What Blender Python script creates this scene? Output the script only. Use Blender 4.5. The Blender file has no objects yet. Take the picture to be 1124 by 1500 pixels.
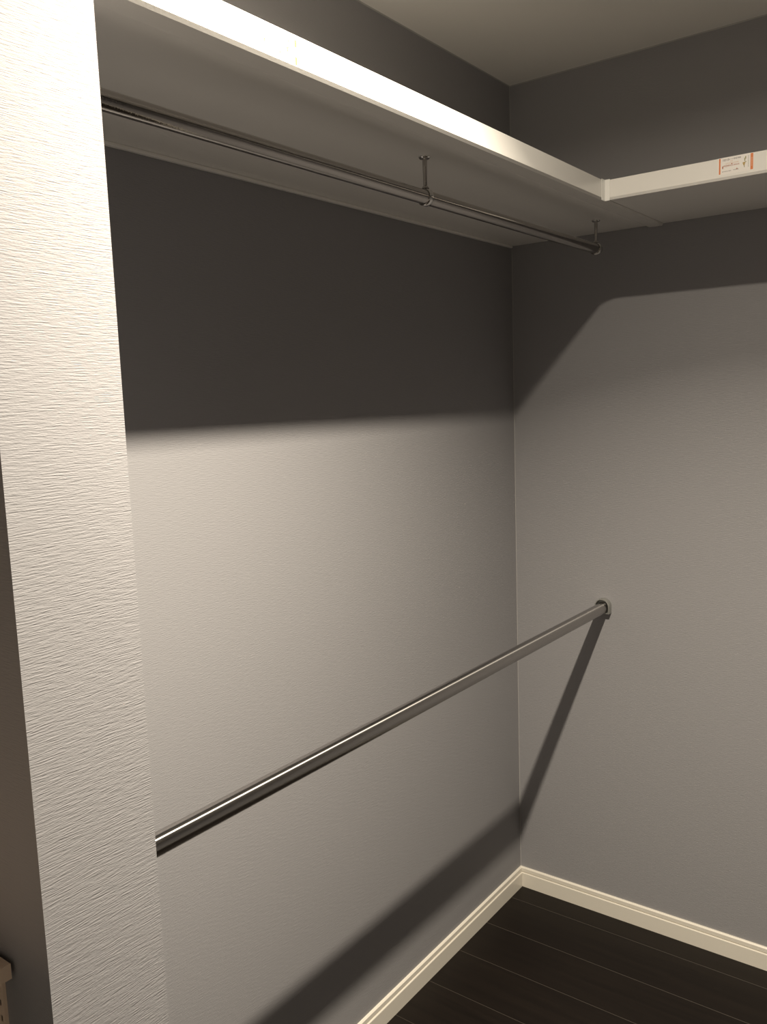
import bpy, bmesh, math, random
from mathutils import Matrix, Vector

S = bpy.context.scene
C = S.collection

# ---------------------------------------------------------------- camera
cam_data = bpy.data.cameras.new('camera')
cam = bpy.data.objects.new('camera', cam_data)
C.objects.link(cam)
RX = Vector((0.801504, 0.596976, -0.034801))
RY = Vector((0.049953, -0.124832, -0.990920))
RZ = Vector((-0.595900, 0.792487, -0.129874))
m = Matrix.Identity(4)
for i in range(3):
    m[i][0], m[i][1], m[i][2] = RX[i], -RY[i], -RZ[i]
m.translation = Vector((1.199580, -2.253673, 1.536453))
cam.matrix_world = m
cam_data.sensor_fit = 'VERTICAL'
cam_data.sensor_height = 36.0
cam_data.lens = 1244.506 / 1500 * 36.0
cam_data.clip_start = 0.02
S.camera = cam

# ---------------------------------------------------------------- world, lights, exposure
W = bpy.data.worlds.new('world')
S.world = W
W.use_nodes = True
W.node_tree.nodes['Background'].inputs[0].default_value = (1.0, 0.9, 0.78, 1)
W.node_tree.nodes['Background'].inputs[1].default_value = 0.02

LAMP = Vector((0.842, -1.400, 2.4))    # centre of the downlight opening, on the ceiling
LAMP_COL = (1.0, 0.89, 0.725)
# the downlight: a concentrated beam from deep in its can plus the wide spill of its reflector rim
for nm, watts, spread, dia, up in (('downlight_beam', 41.0, 122, 0.044, 0.0062), ('downlight_spill', 16.0, 178, 0.044, 0.0060)):
    ld = bpy.data.lights.new(nm, 'AREA')
    ld.shape = 'DISK'
    ld.size = dia
    ld.energy = watts
    ld.spread = math.radians(spread)
    ld.color = LAMP_COL
    lo = bpy.data.objects.new(nm, ld)
    C.objects.link(lo)
    lo.location = LAMP + Vector((0, 0, up))

S.view_settings.view_transform = 'Standard'
S.view_settings.look = 'None'
S.view_settings.gamma = 1
S.view_settings.use_curve_mapping = False
S.view_settings.exposure = 0.0


# ---------------------------------------------------------------- helpers
def mat(name, col, rough=0.5, metal=0.0, build=None, spec=0.5):
    M = bpy.data.materials.new(name)
    M.use_nodes = True
    b = M.node_tree.nodes['Principled BSDF']
    b.inputs['Base Color'].default_value = (*col, 1)
    b.inputs['Roughness'].default_value = rough
    b.inputs['Metallic'].default_value = metal
    b.inputs['Specular IOR Level'].default_value = spec
    if build:
        build(M.node_tree, b)
    return M


def nd(nt, kind, **inp):
    n = nt.nodes.new(kind)
    for k, v in inp.items():
        n.inputs[k].default_value = v
    return n


def wallpaper(strength, dist):
    """fine horizontal thread relief of an embossed vinyl wallpaper"""
    def build(nt, b):
        L = nt.links.new
        tc = nt.nodes.new('ShaderNodeTexCoord')
        mp = nd(nt, 'ShaderNodeMapping')
        mp.inputs['Scale'].default_value = (60, 60, 740)
        L(tc.outputs['Object'], mp.inputs['Vector'])
        n1 = nd(nt, 'ShaderNodeTexNoise', Scale=1.0, Detail=1.5, Roughness=0.5, Distortion=0.0)
        L(mp.outputs[0], n1.inputs['Vector'])
        mp2 = nd(nt, 'ShaderNodeMapping')
        mp2.inputs['Scale'].default_value = (300, 300, 900)
        L(tc.outputs['Object'], mp2.inputs['Vector'])
        n2 = nd(nt, 'ShaderNodeTexNoise', Scale=1.0, Detail=2.0)
        L(mp2.outputs[0], n2.inputs['Vector'])
        mx = nt.nodes.new('ShaderNodeMath')
        mx.operation = 'MULTIPLY_ADD'
        mx.inputs[1].default_value = 0.35
        L(n2.outputs['Fac'], mx.inputs[0])
        L(n1.outputs['Fac'], mx.inputs[2])
        bp = nd(nt, 'ShaderNodeBump', Strength=strength, Distance=dist)
        L(mx.outputs[0], bp.inputs['Height'])
        L(bp.outputs[0], b.inputs['Normal'])
    return build


def wood(nt, b):
    L = nt.links.new
    tc = nt.nodes.new('ShaderNodeTexCoord')
    oi = nt.nodes.new('ShaderNodeObjectInfo')
    add = nt.nodes.new('ShaderNodeVectorMath')
    add.operation = 'ADD'
    sc = nt.nodes.new('ShaderNodeVectorMath')
    sc.operation = 'SCALE'
    sc.inputs['Scale'].default_value = 7.0
    L(oi.outputs['Random'], sc.inputs[0])
    L(tc.outputs['Object'], add.inputs[0])
    L(sc.outputs[0], add.inputs[1])
    mp = nd(nt, 'ShaderNodeMapping')
    mp.inputs['Scale'].default_value = (3, 60, 60)
    L(add.outputs[0], mp.inputs['Vector'])
    n = nd(nt, 'ShaderNodeTexNoise', Scale=1.0, Detail=6.0, Roughness=0.65, Distortion=0.6)
    L(mp.outputs[0], n.inputs['Vector'])
    r = nt.nodes.new('ShaderNodeValToRGB')
    r.color_ramp.elements[0].position = 0.3
    r.color_ramp.elements[0].color = (0.006, 0.0042, 0.0032, 1)
    r.color_ramp.elements[1].position = 0.75
    r.color_ramp.elements[1].color = (0.012, 0.0085, 0.0062, 1)
    L(n.outputs['Fac'], r.inputs[0])
    L(r.outputs[0], b.inputs['Base Color'])
    bp = nd(nt, 'ShaderNodeBump', Strength=0.15, Distance=0.0006)
    L(n.outputs['Fac'], bp.inputs['Height'])
    L(bp.outputs[0], b.inputs['Normal'])


def brushed(nt, b):
    L = nt.links.new
    tc = nt.nodes.new('ShaderNodeTexCoord')
    mp = nd(nt, 'ShaderNodeMapping')
    mp.inputs['Scale'].default_value = (900, 4, 900)
    L(tc.outputs['Object'], mp.inputs['Vector'])
    n = nd(nt, 'ShaderNodeTexNoise', Scale=1.0, Detail=2.0)
    L(mp.outputs[0], n.inputs['Vector'])
    mr = nd(nt, 'ShaderNodeMapRange')
    mr.inputs['To Min'].default_value = 0.20
    mr.inputs['To Max'].default_value = 0.24
    L(n.outputs['Fac'], mr.inputs['Value'])
    L(mr.outputs[0], b.inputs['Roughness'])
    # polishing rings run round the tube, so reflections smear along its axis
    tg = nt.nodes.new('ShaderNodeTangent')
    tg.direction_type = 'RADIAL'
    tg.axis = 'Y'
    L(tg.outputs[0], b.inputs['Tangent'])
    b.inputs['Anisotropic'].default_value = 1.0
    b.inputs['Anisotropic Rotation'].default_value = 0.25


def grainy(nt, b):
    L = nt.links.new
    tc = nt.nodes.new('ShaderNodeTexCoord')
    n = nd(nt, 'ShaderNodeTexNoise', Scale=350.0, Detail=2.0)
    L(tc.outputs['Object'], n.inputs['Vector'])
    bp = nd(nt, 'ShaderNodeBump', Strength=0.2, Distance=0.0004)
    L(n.outputs['Fac'], bp.inputs['Height'])
    L(bp.outputs[0], b.inputs['Normal'])


M_WALL = mat('embossed_wallpaper', (0.298, 0.2925, 0.302), 0.62, build=wallpaper(0.75, 0.0007), spec=0.3)
M_CEIL = mat('ceiling_paper', (0.80, 0.78, 0.75), 0.8, build=grainy, spec=0.2)
M_CAULK = mat('pale_caulk', (0.40, 0.39, 0.38), 0.6, build=grainy)
M_WHITE = mat('white_sheet_board', (0.88, 0.86, 0.82), 0.32, build=grainy)
M_BOUNCE_DOOR = mat('bounce_door_paint', (0.50, 0.47, 0.42), 0.4, build=grainy)
M_EDGE = mat('white_edge_band', (0.84, 0.82, 0.78), 0.25, build=grainy)
M_CAP = mat('white_joint_plastic', (0.88, 0.87, 0.84), 0.3, build=grainy)
M_BASE = mat('cream_baseboard', (0.78, 0.735, 0.645), 0.3, build=grainy)
M_FLOOR = mat('dark_floor_wood', (0.02, 0.014, 0.01), 0.45, build=wood, spec=0.2)
M_SUB = mat('floor_joint', (0.034, 0.025, 0.017), 0.7, build=grainy)
M_STEEL = mat('brushed_stainless', (0.46, 0.445, 0.43), 0.12, 1.0, build=brushed)
M_DARKSTEEL = mat('dark_chrome', (0.46, 0.44, 0.42), 0.09, 1.0, build=grainy)
M_CHROME = mat('polished_chrome', (0.72, 0.71, 0.69), 0.12, 1.0, build=grainy)
M_SATIN = mat('satin_nickel', (0.36, 0.36, 0.34), 0.42, 0.6, build=grainy)
M_SCREW = mat('screw_steel', (0.5, 0.5, 0.5), 0.3, 1.0, build=grainy)
M_SLOT_SHADE = mat('slot_shade_black', (0.03, 0.03, 0.03), 0.6, build=grainy)
M_BEIGE = mat('beige_laminate', (0.88, 0.70, 0.55), 0.4, build=grainy)
M_PAPER = mat('sticker_paper', (0.86, 0.82, 0.78), 0.45, build=grainy)
M_ORANGE = mat('orange_ink', (0.74, 0.21, 0.05), 0.5, build=grainy)
M_GREY_INK = mat('grey_ink', (0.17, 0.14, 0.14), 0.5, build=grainy)
M_RED_INK = mat('rust_red_ink', (0.45, 0.14, 0.06), 0.5, build=grainy)
M_PALE_INK = mat('pale_orange_ink', (0.75, 0.52, 0.38), 0.5, build=grainy)
M_OLIVE_INK = mat('olive_ink', (0.36, 0.33, 0.15), 0.5, build=grainy)
M_OCHRE_INK = mat('ochre_ink', (0.50, 0.34, 0.10), 0.5, build=grainy)
M_DIFF = mat('lamp_diffuser', (0.9, 0.9, 0.88), 0.4)
b_ = M_DIFF.node_tree.nodes['Principled BSDF']
b_.inputs['Emission Color'].default_value = (*LAMP_COL, 1)
b_.inputs['Emission Strength'].default_value = 6.0


def box(bm, x0, x1, y0, y1, z0, z1, bevel=0.0, seg=1):
    vs = [bm.verts.new((x, y, z)) for x in (x0, x1) for y in (y0, y1) for z in (z0, z1)]
    fs = []
    for q in ((0, 1, 3, 2), (4, 6, 7, 5), (0, 4, 5, 1), (2, 3, 7, 6), (0, 2, 6, 4), (1, 5, 7, 3)):
        fs.append(bm.faces.new([vs[i] for i in q]))
    if bevel:
        es = list({e for f in fs for e in f.edges})
        bmesh.ops.bevel(bm, geom=es, offset=bevel, segments=seg, profile=0.5, affect='EDGES')


def lathe(bm, prof, origin, axis='Z', n=28, a0=0.0, a1=2 * math.pi, close=True):
    """prof: list of (radius, height); turned about axis through origin"""
    full = abs(a1 - a0 - 2 * math.pi) < 1e-6
    rings = []
    k = n if full else n + 1
    for r, h in prof:
        ring = []
        for i in range(k):
            a = a0 + (a1 - a0) * i / n
            c, s = r * math.cos(a), r * math.sin(a)
            v = {'Z': (c, s, h), 'Y': (c, h, s), 'X': (h, c, s)}[axis]
            ring.append(bm.verts.new(Vector(v) + Vector(origin)))
        rings.append(ring)
    for A, B in zip(rings, rings[1:]):
        for i in range(n):
            j = (i + 1) % k
            bm.faces.new((A[i], A[j], B[j], B[i]))
    if close and full:
        bm.faces.new(rings[0])
        bm.faces.new(rings[-1])


def sweep(bm, prof, path):
    """extrude closed 2-D profile (offset, z) along a horizontal polyline given as (point, outward mitre dir)"""
    rings = []
    for (px, py), (ox, oy) in path:
        rings.append([bm.verts.new((px + ox * t, py + oy * t, z)) for t, z in prof])
    n = len(prof)
    for A, B in zip(rings, rings[1:]):
        for i in range(n):
            j = (i + 1) % n
            bm.faces.new((A[i], A[j], B[j], B[i]))
    bm.faces.new(rings[0])
    bm.faces.new(rings[-1])


def obj(name, bm, material, parent=None, smooth=False, recenter=True):
    bmesh.ops.remove_doubles(bm, verts=bm.verts, dist=1e-7)
    bmesh.ops.recalc_face_normals(bm, faces=bm.faces)
    me = bpy.data.meshes.new(name)
    bm.to_mesh(me)
    bm.free()
    me.materials.append(material)
    if smooth:
        for p in me.polygons:
            p.use_smooth = True
        me.set_sharp_from_angle(angle=math.radians(35))
    o = bpy.data.objects.new(name, me)
    C.objects.link(o)
    if parent:
        o.parent = parent
        o.matrix_parent_inverse = Matrix.Identity(4)
        o.location = -parent.location if parent.type == 'EMPTY' else (0, 0, 0)
    return o


def boxobj(name, dims, material, parent=None, bevel=0.0, seg=1):
    bm = bmesh.new()
    box(bm, *dims, bevel=bevel, seg=seg)
    return obj(name, bm, material, parent, smooth=bevel > 0)


def struct(o):
    o['kind'] = 'structure'
    return o


def thing(name, label, cat, loc, group=None):
    o = bpy.data.objects.new(name, None)
    C.objects.link(o)
    o.empty_display_size = 0.05
    o.location = loc
    o['label'] = label
    o['category'] = cat
    if group:
        o['group'] = group
    return o


# ---------------------------------------------------------------- room shell
XR, YF, H = 2.6, -2.78, 2.4          # right wall, front wall (behind the camera), ceiling height
XS, YS0, YS1 = 0.47, -1.850, -1.7155   # partition stub: end face, near face, far face
T = 0.1

struct(boxobj('wall_left', (-T, 0, YF - T, T, -0.12, H + T), M_WALL))
struct(boxobj('wall_back', (0, XR + T, 0, T, -0.12, H + T), M_WALL))
struct(boxobj('wall_right', (XR, XR + T, YF - T, 0, -0.12, H + T), M_WALL))
struct(boxobj('wall_partition', (0, XS, YS0, YS1, 0.0, H), M_WALL))
bm = bmesh.new()                      # ceiling slab with a round hole for the downlight can
HR, HS, HN = 0.0605, 0.12, 40
levels = []
for z in (H, H + T):
    circ, sq = [], []
    for i in range(HN):
        a = 2 * math.pi * (i + 0.5) / HN
        c, s_ = math.cos(a), math.sin(a)
        k = HS / max(abs(c), abs(s_))
        circ.append(bm.verts.new((LAMP.x + HR * c, LAMP.y + HR * s_, z)))
        sq.append(bm.verts.new((LAMP.x + k * c, LAMP.y + k * s_, z)))
    for i in range(HN):
        j = (i + 1) % HN
        bm.faces.new((circ[i], circ[j], sq[j], sq[i]))
    # four corner triangles fill the square, then strips out to the walls
    for sx, sy in ((1, 1), (-1, 1), (-1, -1), (1, -1)):
        cv = bm.verts.new((LAMP.x + sx * HS, LAMP.y + sy * HS, z))
        near = sorted(sq, key=lambda v: (v.co - cv.co).length)[:2]
        bm.faces.new((cv, near[0], near[1]))
    levels.append((circ, z))
for i in range(HN):
    j = (i + 1) % HN
    bm.faces.new((levels[0][0][i], levels[0][0][j], levels[1][0][j], levels[1][0][i]))
box(bm, 0, LAMP.x - HS, YF, 0, H, H + T)
box(bm, LAMP.x + HS, XR, YF, 0, H, H + T)
box(bm, LAMP.x - HS, LAMP.x + HS, YF, LAMP.y - HS, H, H + T)
box(bm, LAMP.x - HS, LAMP.x + HS, LAMP.y + HS, 0, H, H + T)
struct(obj('ceiling', bm, M_CEIL))
bm = bmesh.new()
DX0, DX1, DH = 0.86, 1.62, 2.0        # doorway behind the camera
box(bm, 0, DX0, YF - T, YF, -0.12, H + T)
box(bm, DX1, XR, YF - T, YF, -0.12, H + T)
box(bm, DX0, DX1, YF - T, YF, DH, H + T)
struct(obj('wall_front', bm, M_WALL))
bm = bmesh.new()
for x0, x1, z0, z1 in ((DX0, DX0 + 0.03, 0, DH), (DX1 - 0.03, DX1, 0, DH), (DX0 + 0.03, DX1 - 0.03, DH - 0.03, DH)):
    box(bm, x0, x1, YF - T - 0.01, YF + 0.012, z0, z1, bevel=0.002)
struct(obj('trim_1', bm, M_BASE))
bounce_door = struct(boxobj('bounce_door_1', (DX0 + 0.033, DX1 - 0.033, YF - 0.045, YF - 0.010, 0.006, DH - 0.033), M_BOUNCE_DOOR, bevel=0.002))  # unseen door, added to bounce lamp light back onto the partition side
bm = bmesh.new()
lathe(bm, [(0.022, YF - 0.0098), (0.022, YF - 0.004), (0.009, YF - 0.003), (0.009, YF + 0.040)], (DX1 - 0.09, 0, 0.95), 'Y', 24)
box(bm, DX1 - 0.20, DX1 - 0.08, YF + 0.036, YF + 0.050, 0.942, 0.958, bevel=0.004, seg=2)
obj('bounce_door_handle', bm, M_SATIN, bounce_door, smooth=True)

# floor: dark sub-floor with one object per plank
floor = struct(boxobj('floor', (0, XR, YF, 0, -0.12, -0.012), M_SUB))
edges = [0.0, -0.0825]
while edges[-1] > YF:
    edges.append(max(YF, edges[-1] - 0.1532))
for y1, y0 in zip(edges, edges[1:]):
    bm = bmesh.new()
    y0b, y1b = y0 + 0.0002, y1 - 0.0002
    prof = [(y0b, -0.012), (y0b, -0.0009), (y0b + 0.0008, 0.0), (y1b - 0.0008, 0.0), (y1b, -0.0009), (y1b, -0.012)]
    ends = [[bm.verts.new((x, y, z)) for y, z in prof] for x in (0.0, XR)]
    for i in range(6):
        j = (i + 1) % 6
        fc = bm.faces.new((ends[0][i], ends[0][j], ends[1][j], ends[1][i]))
        fc.material_index = 1 if i in (1, 3) else 0
    bm.faces.new(ends[0])
    bm.faces.new(ends[1])
    obj('plank', bm, M_FLOOR, floor).data.materials.append(M_SUB)

# baseboards
BP = [(0, 0), (0.0100, 0), (0.0100, 0.0445), (0.0088, 0.0462), (0.0035, 0.0462), (0.0035, 0.0480), (0.0066, 0.0484),
      (0.0066, 0.0592), (0.0038, 0.0622), (0, 0.0622)]


def base(name, path):
    bm = bmesh.new()
    sweep(bm, BP, path)
    struct(obj(name, bm, M_BASE))


base('baseboard_left', [((0, 0), (1, -1)), ((0, YS1), (1, 1))])
base('baseboard_back', [((0, 0), (1, -1)), ((XR, 0), (-1, -1))])
base('baseboard_right', [((XR, 0), (-1, -1)), ((XR, YF), (-1, 0))])
base('baseboard_partition', [((0, YS1), (1, 1)), ((XS, YS1), (1, 1)), ((XS, YS0), (1, -1)), ((0, YS0), (1, -1))])

# thin beads of caulk along the inner corners
def bead(name, prof, a, b):
    bm = bmesh.new()
    rings = []
    for q in (a, b):
        rings.append([bm.verts.new(Vector(q) + Vector(o)) for o in prof])
    n = len(prof)
    for i in range(n):
        j = (i + 1) % n
        bm.faces.new((rings[0][i], rings[0][j], rings[1][j], rings[1][i]))
    bm.faces.new(rings[0])
    bm.faces.new(rings[1])
    struct(obj(name, bm, M_CAULK))


q = 0.0012
bead('trim_2', [(0, 0, 0), (q, 0, 0), (q * 0.4, -q * 0.4, 0), (0, -q, 0)], (0, 0, 0.0622), (0, 0, H))
q = 0.0022
bead('trim_3', [(0, 0, 0), (0, 0, -q), (q * 0.4, 0, -q * 0.4), (q, 0, 0)], (0, 0, H), (0, YS1, H))
bead('trim_4', [(0, 0, 0), (0, 0, -q), (0, -q * 0.4, -q * 0.4), (0, -q, 0)], (0, 0, H), (XR, 0, H))

# ---------------------------------------------------------------- ceiling downlight (just outside the frame)
dl = thing('ceiling_downlight', 'round recessed ceiling downlight above the closet aisle', 'lamp', LAMP)
bm = bmesh.new()
lathe(bm, [(0.0585, 0.0005), (0.0600, -0.0030), (0.0660, -0.0030), (0.0680, -0.0003), (0.0606, -0.0003)], LAMP, n=40, close=False)
obj('trim_ring', bm, M_WHITE, dl, smooth=True)
bm = bmesh.new()
lathe(bm, [(0.0586, 0.0), (0.0600, 0.030), (0.0600, 0.060), (0.001, 0.060)], LAMP, n=40, close=False)
obj('can', bm, M_WHITE, dl, smooth=True)
bm = bmesh.new()
lathe(bm, [(0.001, 0.0075), (0.0300, 0.0075), (0.0300, 0.0595)], LAMP, n=40, close=False)
obj('diffuser', bm, M_DIFF, dl)

# ---------------------------------------------------------------- shelves
ZB, ZT = 1.963, 2.000                 # underside and top of boards
XF, YB = 0.438, -0.388                # front of left shelf, front of back shelf

sh = thing('closet_shelf', 'long white shelf board along the left wall above the two hanging rods', 'shelf', (0.2, -0.9, ZB))
boxobj('board', (0.001, XF - 0.002, YS1 + 0.001, -0.001, ZB, ZT - 0.0005), M_WHITE, sh)
bm = bmesh.new()                      # front edge band with a narrow proud return below
fp = [(XF - 0.002, ZB), (XF - 0.036, ZB), (XF - 0.036, 1.9580), (XF - 0.0035, 1.9575), (XF, 1.9618), (XF, ZT - 0.001),
      (XF - 0.001, ZT), (XF - 0.0019, ZT)]
ends = [[bm.verts.new((x, y, z)) for x, z in fp] for y in (YS1 + 0.001, -0.001)]
for i in range(len(fp)):
    j = (i + 1) % len(fp)
    bm.faces.new((ends[0][i], ends[0][j], ends[1][j], ends[1][i]))
bm.faces.new(ends[0])
bm.faces.new(ends[1])
obj('edge_band', bm, M_EDGE, sh)
boxobj('wall_batten', (0.0005, 0.010, YS1 + 0.001, -0.012, 1.9565, ZB - 0.0002), M_WHITE, sh, bevel=0.001)

sb = thing('closet_shelf', 'shorter white shelf board along the back wall carrying the orange barred sticker', 'shelf', (1.1, -0.2, ZB))
boxobj('board', (XF + 0.0015, XR - 0.001, YB + 0.002, -0.001, ZB, ZT - 0.0005), M_WHITE, sb)
bm = bmesh.new()
fp = [(YB + 0.002, ZB), (YB + 0.004, ZB), (YB + 0.004, 1.9580), (YB + 0.0030, 1.9575), (YB, 1.9625), (YB, ZT - 0.001),
      (YB + 0.001, ZT), (YB + 0.0019, ZT)]
ends = [[bm.verts.new((x, y, z)) for y, z in fp] for x in (XF + 0.0015, XR - 0.001)]
for i in range(len(fp)):
    j = (i + 1) % len(fp)
    bm.faces.new((ends[0][i], ends[0][j], ends[1][j], ends[1][i]))
bm.faces.new(ends[0])
bm.faces.new(ends[1])
obj('edge_band', bm, M_EDGE, sb)
# moulded cap over the inner corner where the two boards meet
bm = bmesh.new()
cp = [(XF + 0.0003, YB - 0.0181), (XF + 0.0003, YB - 0.0003), (XF + 0.0125, YB - 0.0003), (XF + 0.0125, YB - 0.0012),
      (XF + 0.0022, YB - 0.0014), (XF + 0.0014, YB - 0.0022), (XF + 0.0012, YB - 0.0181)]
ends = [[bm.verts.new((x, y, z)) for x, y in cp] for z in (1.9560, ZT + 0.0010)]
for i in range(len(cp)):
    j = (i + 1) % len(cp)
    bm.faces.new((ends[0][i], ends[0][j], ends[1][j], ends[1][i]))
bm.faces.new(ends[0])
bm.faces.new(ends[1])
obj('corner_cap', bm, M_CAP, sb)


# ---------------------------------------------------------------- printed stickers on the shelf edges
def sticker(shelf, place, split_bar, seed):
    """place(u, v, d): u to the right along the sticker, v up, d out of the shelf edge"""
    rnd = random.Random(seed)

    def quads(name, rects, material, d, parent, thick=0.00005):
        bm = bmesh.new()
        for u0, u1, v0, v1 in rects:
            vs = [bm.verts.new(place(u, v, k)) for k in (d, d + thick) for u, v in ((u0, v0), (u1, v0), (u1, v1), (u0, v1))]
            for q in ((0, 1, 2, 3), (4, 5, 6, 7), (0, 1, 5, 4), (1, 2, 6, 5), (2, 3, 7, 6), (3, 0, 4, 7)):
                bm.faces.new([vs[i] for i in q])
        o = obj(name, bm, material)
        o.parent = parent
        o.location = (0, 0, 0) if parent.type == 'MESH' else -parent.location
        return o

    paper = quads('sticker', [(0.0, 0.0685, 0.0005, 0.0335)], M_PAPER, 0.0001, shelf, 0.0001)
    d = 0.00021

    def line(u0, u1, v, h, step):
        """a row of tiny character strokes"""
        out, u = [], u0
        while u < u1:
            w = step * rnd.uniform(0.55, 0.85)
            k = rnd.randrange(4)
            if k == 0:
                out += [(u, u + w, v, v + h * 0.25), (u, u + w, v + h * 0.75, v + h), (u + w * 0.4, u + w * 0.6, v, v + h)]
            elif k == 1:
                out += [(u, u + w * 0.25, v, v + h), (u + w * 0.7, u + w, v, v + h), (u, u + w, v + h * 0.45, v + h * 0.65)]
            elif k == 2:
                out += [(u, u + w, v + h * 0.4, v + h * 0.65), (u + w * 0.35, u + w * 0.65, v, v + h)]
            else:
                out += [(u, u + w, v + h * 0.75, v + h), (u, u + w * 0.3, v, v + h), (u + w * 0.3, u + w, v, v + h * 0.3)]
            u += step
        return out
    quads('orange_bar', [(0.0022, 0.0052, 0.002, 0.0325)], M_PALE_INK if split_bar else M_ORANGE, d, paper)  # on the left shelf, pale ink and bar gap stand for overexposed print
    if split_bar:
        quads('orange_bar', [(0.0645, 0.0680, 0.0005, 0.0098), (0.0645, 0.0680, 0.0215, 0.0305)], M_ORANGE, d, paper)
    else:
        quads('orange_bar', [(0.0628, 0.0678, 0.0015, 0.0325)], M_ORANGE, d, paper)
        quads('bar_text', [(0.0648, 0.0659, 0.008 + 0.0022 * i, 0.0095 + 0.0022 * i) for i in range(8)], M_PALE_INK, d + 0.00006, paper)
    quads('heading_text', line(0.0095, 0.0235, 0.0266, 0.0034, 0.0024) + line(0.0310, 0.0440, 0.0271, 0.0034, 0.0024)
          + line(0.0240, 0.0305, 0.0280, 0.0012, 0.0014), M_GREY_INK, d, paper)
    quads('pale_text', line(0.0140, 0.0400, 0.0200, 0.0022, 0.0022) + line(0.0240, 0.0300, 0.0238, 0.0020, 0.0020), M_PALE_INK, d, paper)
    quads('warning_text', line(0.0098, 0.0420, 0.0150, 0.0034, 0.0027) + [(0.0085, 0.0105, 0.0120, 0.0165), (0.0262, 0.0280, 0.0180, 0.0206)],
          M_RED_INK, d, paper)
    quads('small_text', line(0.0085, 0.0260, 0.0055, 0.0016, 0.0014) + line(0.0300, 0.0400, 0.0060, 0.0017, 0.0015), M_GREY_INK, d, paper)
    quads('red_mark', [(0.0355, 0.0385, 0.0072, 0.0085), (0.0362, 0.0375, 0.0085, 0.0095)], M_RED_INK, d, paper)
    quads('olive_figure', [(0.0525, 0.0545, 0.0240, 0.0290), (0.0510, 0.0530, 0.0200, 0.0260), (0.0520, 0.0550, 0.0175, 0.0190),
                           (0.0505, 0.0518, 0.0080, 0.0130)], M_OLIVE_INK, d, paper)
    quads('ochre_figure', [(0.0480, 0.0530, 0.0150, 0.0180), (0.0490, 0.0520, 0.0120, 0.0150)], M_OCHRE_INK, d, paper)
    quads('side_text', [(0.0585, 0.0593, 0.008 + 0.0017 * i, 0.0090 + 0.0017 * i) for i in range(13)], M_GREY_INK, d, paper)


sticker(sb, lambda u, v, d: (0.6795 + u, YB - d, 1.9665 + v), False, 4)
sticker(sh, lambda u, v, d: (XF + d, -1.4585 + u, 1.9630 + v), True, 9)

# ---------------------------------------------------------------- upper hanging rod and its hangers
UX, UZ, UR = 0.3275, 1.8935, 0.0125
ur = thing('hanging_rod', 'thin dark chrome rod hung under the long left shelf', 'rod', (UX, -0.95, UZ))
bm = bmesh.new()
lathe(bm, [(UR, YS1 + 0.0005), (UR, -0.162)], (UX, 0, UZ), 'Y', 40)
obj('tube', bm, M_DARKSTEEL, ur, smooth=True)
bm = bmesh.new()
lathe(bm, [(UR + 0.0006, -0.166), (UR + 0.0006, -0.1610), (UR - 0.002, -0.1580)], (UX, 0, UZ), 'Y', 40)
obj('end_cap', bm, M_DARKSTEEL, ur, smooth=True)


def hanger(y, label):
    h = thing('rod_hanger', label, 'bracket', (UX, y, ZB), 'chrome hangers of the upper rod')
    o = (UX, y, 0)
    bm = bmesh.new()
    lathe(bm, [(0.0105, ZB), (0.0105, ZB - 0.0016), (0.0090, ZB - 0.0034), (0.0045, ZB - 0.0042)], o)
    obj('base_plate', bm, M_CHROME, h, smooth=True)
    bm = bmesh.new()
    lathe(bm, [(0.0042, ZB - 0.004), (0.0042, ZB - 0.010), (0.0034, UZ + 0.030), (0.0034, UZ + 0.020), (0.0062, UZ + 0.0170),
               (0.0070, UZ + 0.0148)], o)
    obj('stem', bm, M_DARKSTEEL, h, smooth=True)
    bm = bmesh.new()
    lathe(bm, [(UR + 0.0001, y - 0.0055), (UR + 0.0016, y - 0.0062), (UR + 0.0026, y - 0.0045), (UR + 0.0026, y + 0.0045),
               (UR + 0.0016, y + 0.0062), (UR + 0.0001, y + 0.0055)], (UX, 0, UZ), 'Y', 40, close=False)
    obj('ring', bm, M_CHROME, h, smooth=True)
    for k in (-1, 1):
        bm = bmesh.new()
        lathe(bm, [(0.0019, ZB - 0.0030), (0.0019, ZB - 0.0042), (0.0010, ZB - 0.0046)], (UX, y + 0.0072 * k, 0), n=12)
        obj('screw', bm, M_SCREW, h, smooth=True)
    return h


hanger(-0.936, 'chrome rod hanger halfway along the upper rod, farther from the back wall')
hanger(-0.1725, 'shaded rod hanger at the far end of the upper rod, beside the back wall')

# ---------------------------------------------------------------- lower hanging rod and wall socket
LX, LZ, LR = 0.2775, 0.9385, 0.016
lr = thing('hanging_rod', 'thick brushed stainless rod at waist height between partition and back wall', 'rod', (LX, -0.9, LZ))
bm = bmesh.new()
lathe(bm, [(LR, YS1 + 0.0005), (LR, -0.0045)], (LX, 0, LZ - 0.0046), 'Y', 48)
for v in bm.verts:                    # the rod hangs a centimetre lower at the back wall than at the partition
    v.co.z -= v.co.y * 0.0060
obj('tube', bm, M_STEEL, lr, smooth=True)

so = thing('rod_socket', 'arched satin metal socket on the back wall holding the lower rod', 'bracket', (LX, 0, LZ))


def arch(r, zb, n=20):
    pts = [(-r, zb)]
    for i in range(n + 1):
        a = math.pi - math.pi * i / n
        pts.append((r * math.cos(a), r * math.sin(a)))
    pts.append((r, zb))
    return pts


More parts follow.
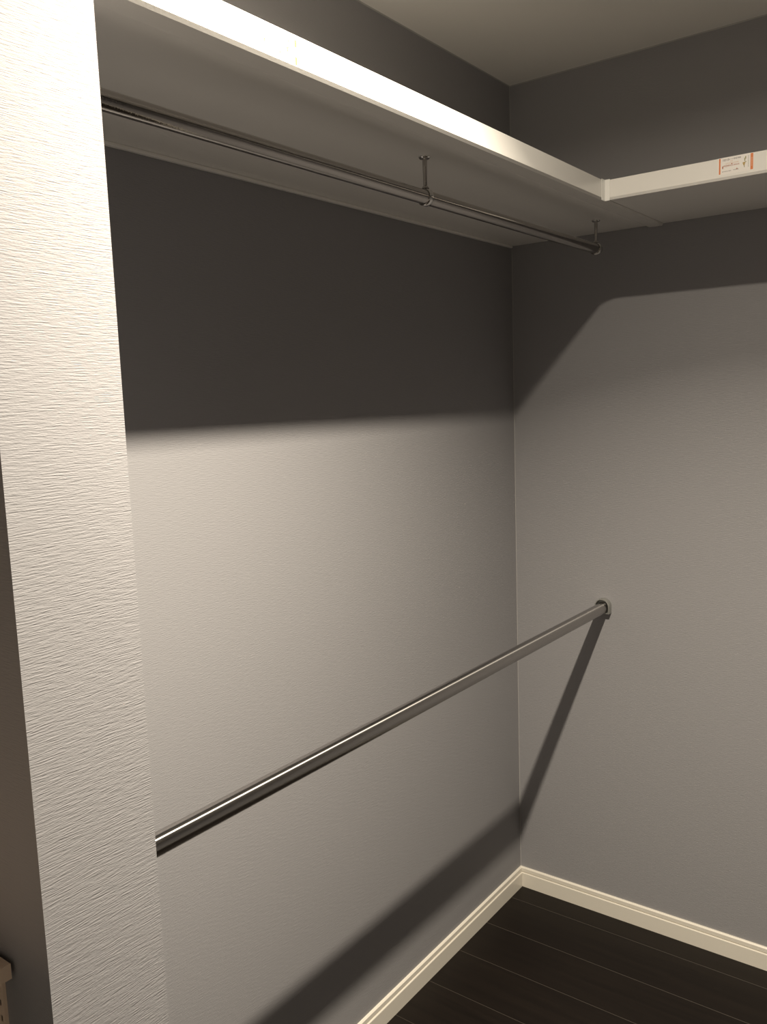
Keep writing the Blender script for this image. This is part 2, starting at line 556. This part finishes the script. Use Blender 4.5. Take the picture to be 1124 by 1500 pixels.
zb = -0.0205
SZ = LZ + 0.0010
bm = bmesh.new()
out = [(x * 1.035, z * 1.035 if z > 0 else z) for x, z in arch(0.0208, zb)]
inn = arch(0.0186, zb + 0.0022)
loops = []
for pts, y, kk in ((out, -0.0005, 1.0), (out, -0.0180, 1.0), (out, -0.0190, 0.975), (inn, -0.0190, 1.0), (inn, -0.0005, 1.0)):
    loops.append([bm.verts.new((LX + x * kk, y, SZ + (z * kk if z > 0 else z))) for x, z in pts])
loops.append(loops[0])
for A, B in zip(loops, loops[1:]):
    for i in range(len(A)):
        j = (i + 1) % len(A)
        bm.faces.new((A[i], A[j], B[j], B[i]))
obj('collar', bm, M_SATIN, so, smooth=True)
bm = bmesh.new()
f0 = [bm.verts.new((LX + x, -0.0002, SZ + z)) for x, z in arch(0.0188, zb + 0.002)]
f1 = [bm.verts.new((LX + x, -0.0040, SZ + z)) for x, z in arch(0.0188, zb + 0.002)]
bm.faces.new(f0)
bm.faces.new(f1)
for i in range(len(f0)):
    j = (i + 1) % len(f0)
    bm.faces.new((f0[i], f0[j], f1[j], f1[i]))
obj('back_plate', bm, M_SATIN, so)

# ---------------------------------------------------------------- shelf and slotted standard beyond the partition
SLX = 0.3770                          # centre of the slotted strip
ls = thing('closet_shelf', 'small beige shelf end at the lower left edge beside the partition', 'shelf', (0.25, -2.3, 0.969))
boxobj('board', (0.02, 0.4070, YF + 0.001, YS0 - 0.005, 0.9690, 0.9860), M_BEIGE, ls, bevel=0.0008)
boxobj('edge_band', (0.4071, 0.4080, YF + 0.001, YS0 - 0.005, 0.9691, 0.9859), M_BEIGE, ls)

st = thing('shelf_standard', 'slotted metal shelf standard on the partition under the small beige shelf', 'shelf standard', (SLX, YS0, 0.06))


def channel(x, z0, z1):
    """flat strip with punched slots, pitch 20 mm"""
    bm = bmesh.new()
    w, sw, shh = 0.0067, 0.0020, 0.0034
    yw, yb, yf = YS0 - 0.0002, YS0 - 0.0032, YS0 - 0.0042      # wall side, back and front of the face plate
    for sgn in (-1, 1):
        xa, xb = sorted((x + sgn * w, x + sgn * (w - 0.001)))
        box(bm, xa, xb, yb, yw, z0, z1)
    prev = z0
    k = math.ceil((z0 + 0.007 - 0.9290) / 0.0181)
    while 0.9290 + 0.0181 * k + shh < z1 - 0.003:
        c = 0.9290 + 0.0181 * k
        box(bm, x - w, x + w, yf, yb, prev, c - shh)
        box(bm, x - w, x - sw, yf, yb, c - shh, c + shh)
        box(bm, x + sw, x + w, yf, yb, c - shh, c + shh)
        prev = c + shh
        k += 1
    box(bm, x - w, x + w, yf, yb, prev, z1)
    return bm


obj('slotted_strip', channel(SLX, 0.0642, 0.9660), M_BEIGE, st)
boxobj('slot_shade_back', (SLX - 0.0056, SLX + 0.0056, YS0 - 0.0007, YS0 - 0.0001, 0.0642, 0.9660), M_SLOT_SHADE, st)  # strip behind the slots coloured near black to stand for the shade inside
boxobj('shelf_clip', (SLX - 0.005, SLX + 0.005, YS0 - 0.0165, YS0 - 0.0043, 0.9662, 0.9689), M_SATIN, st)
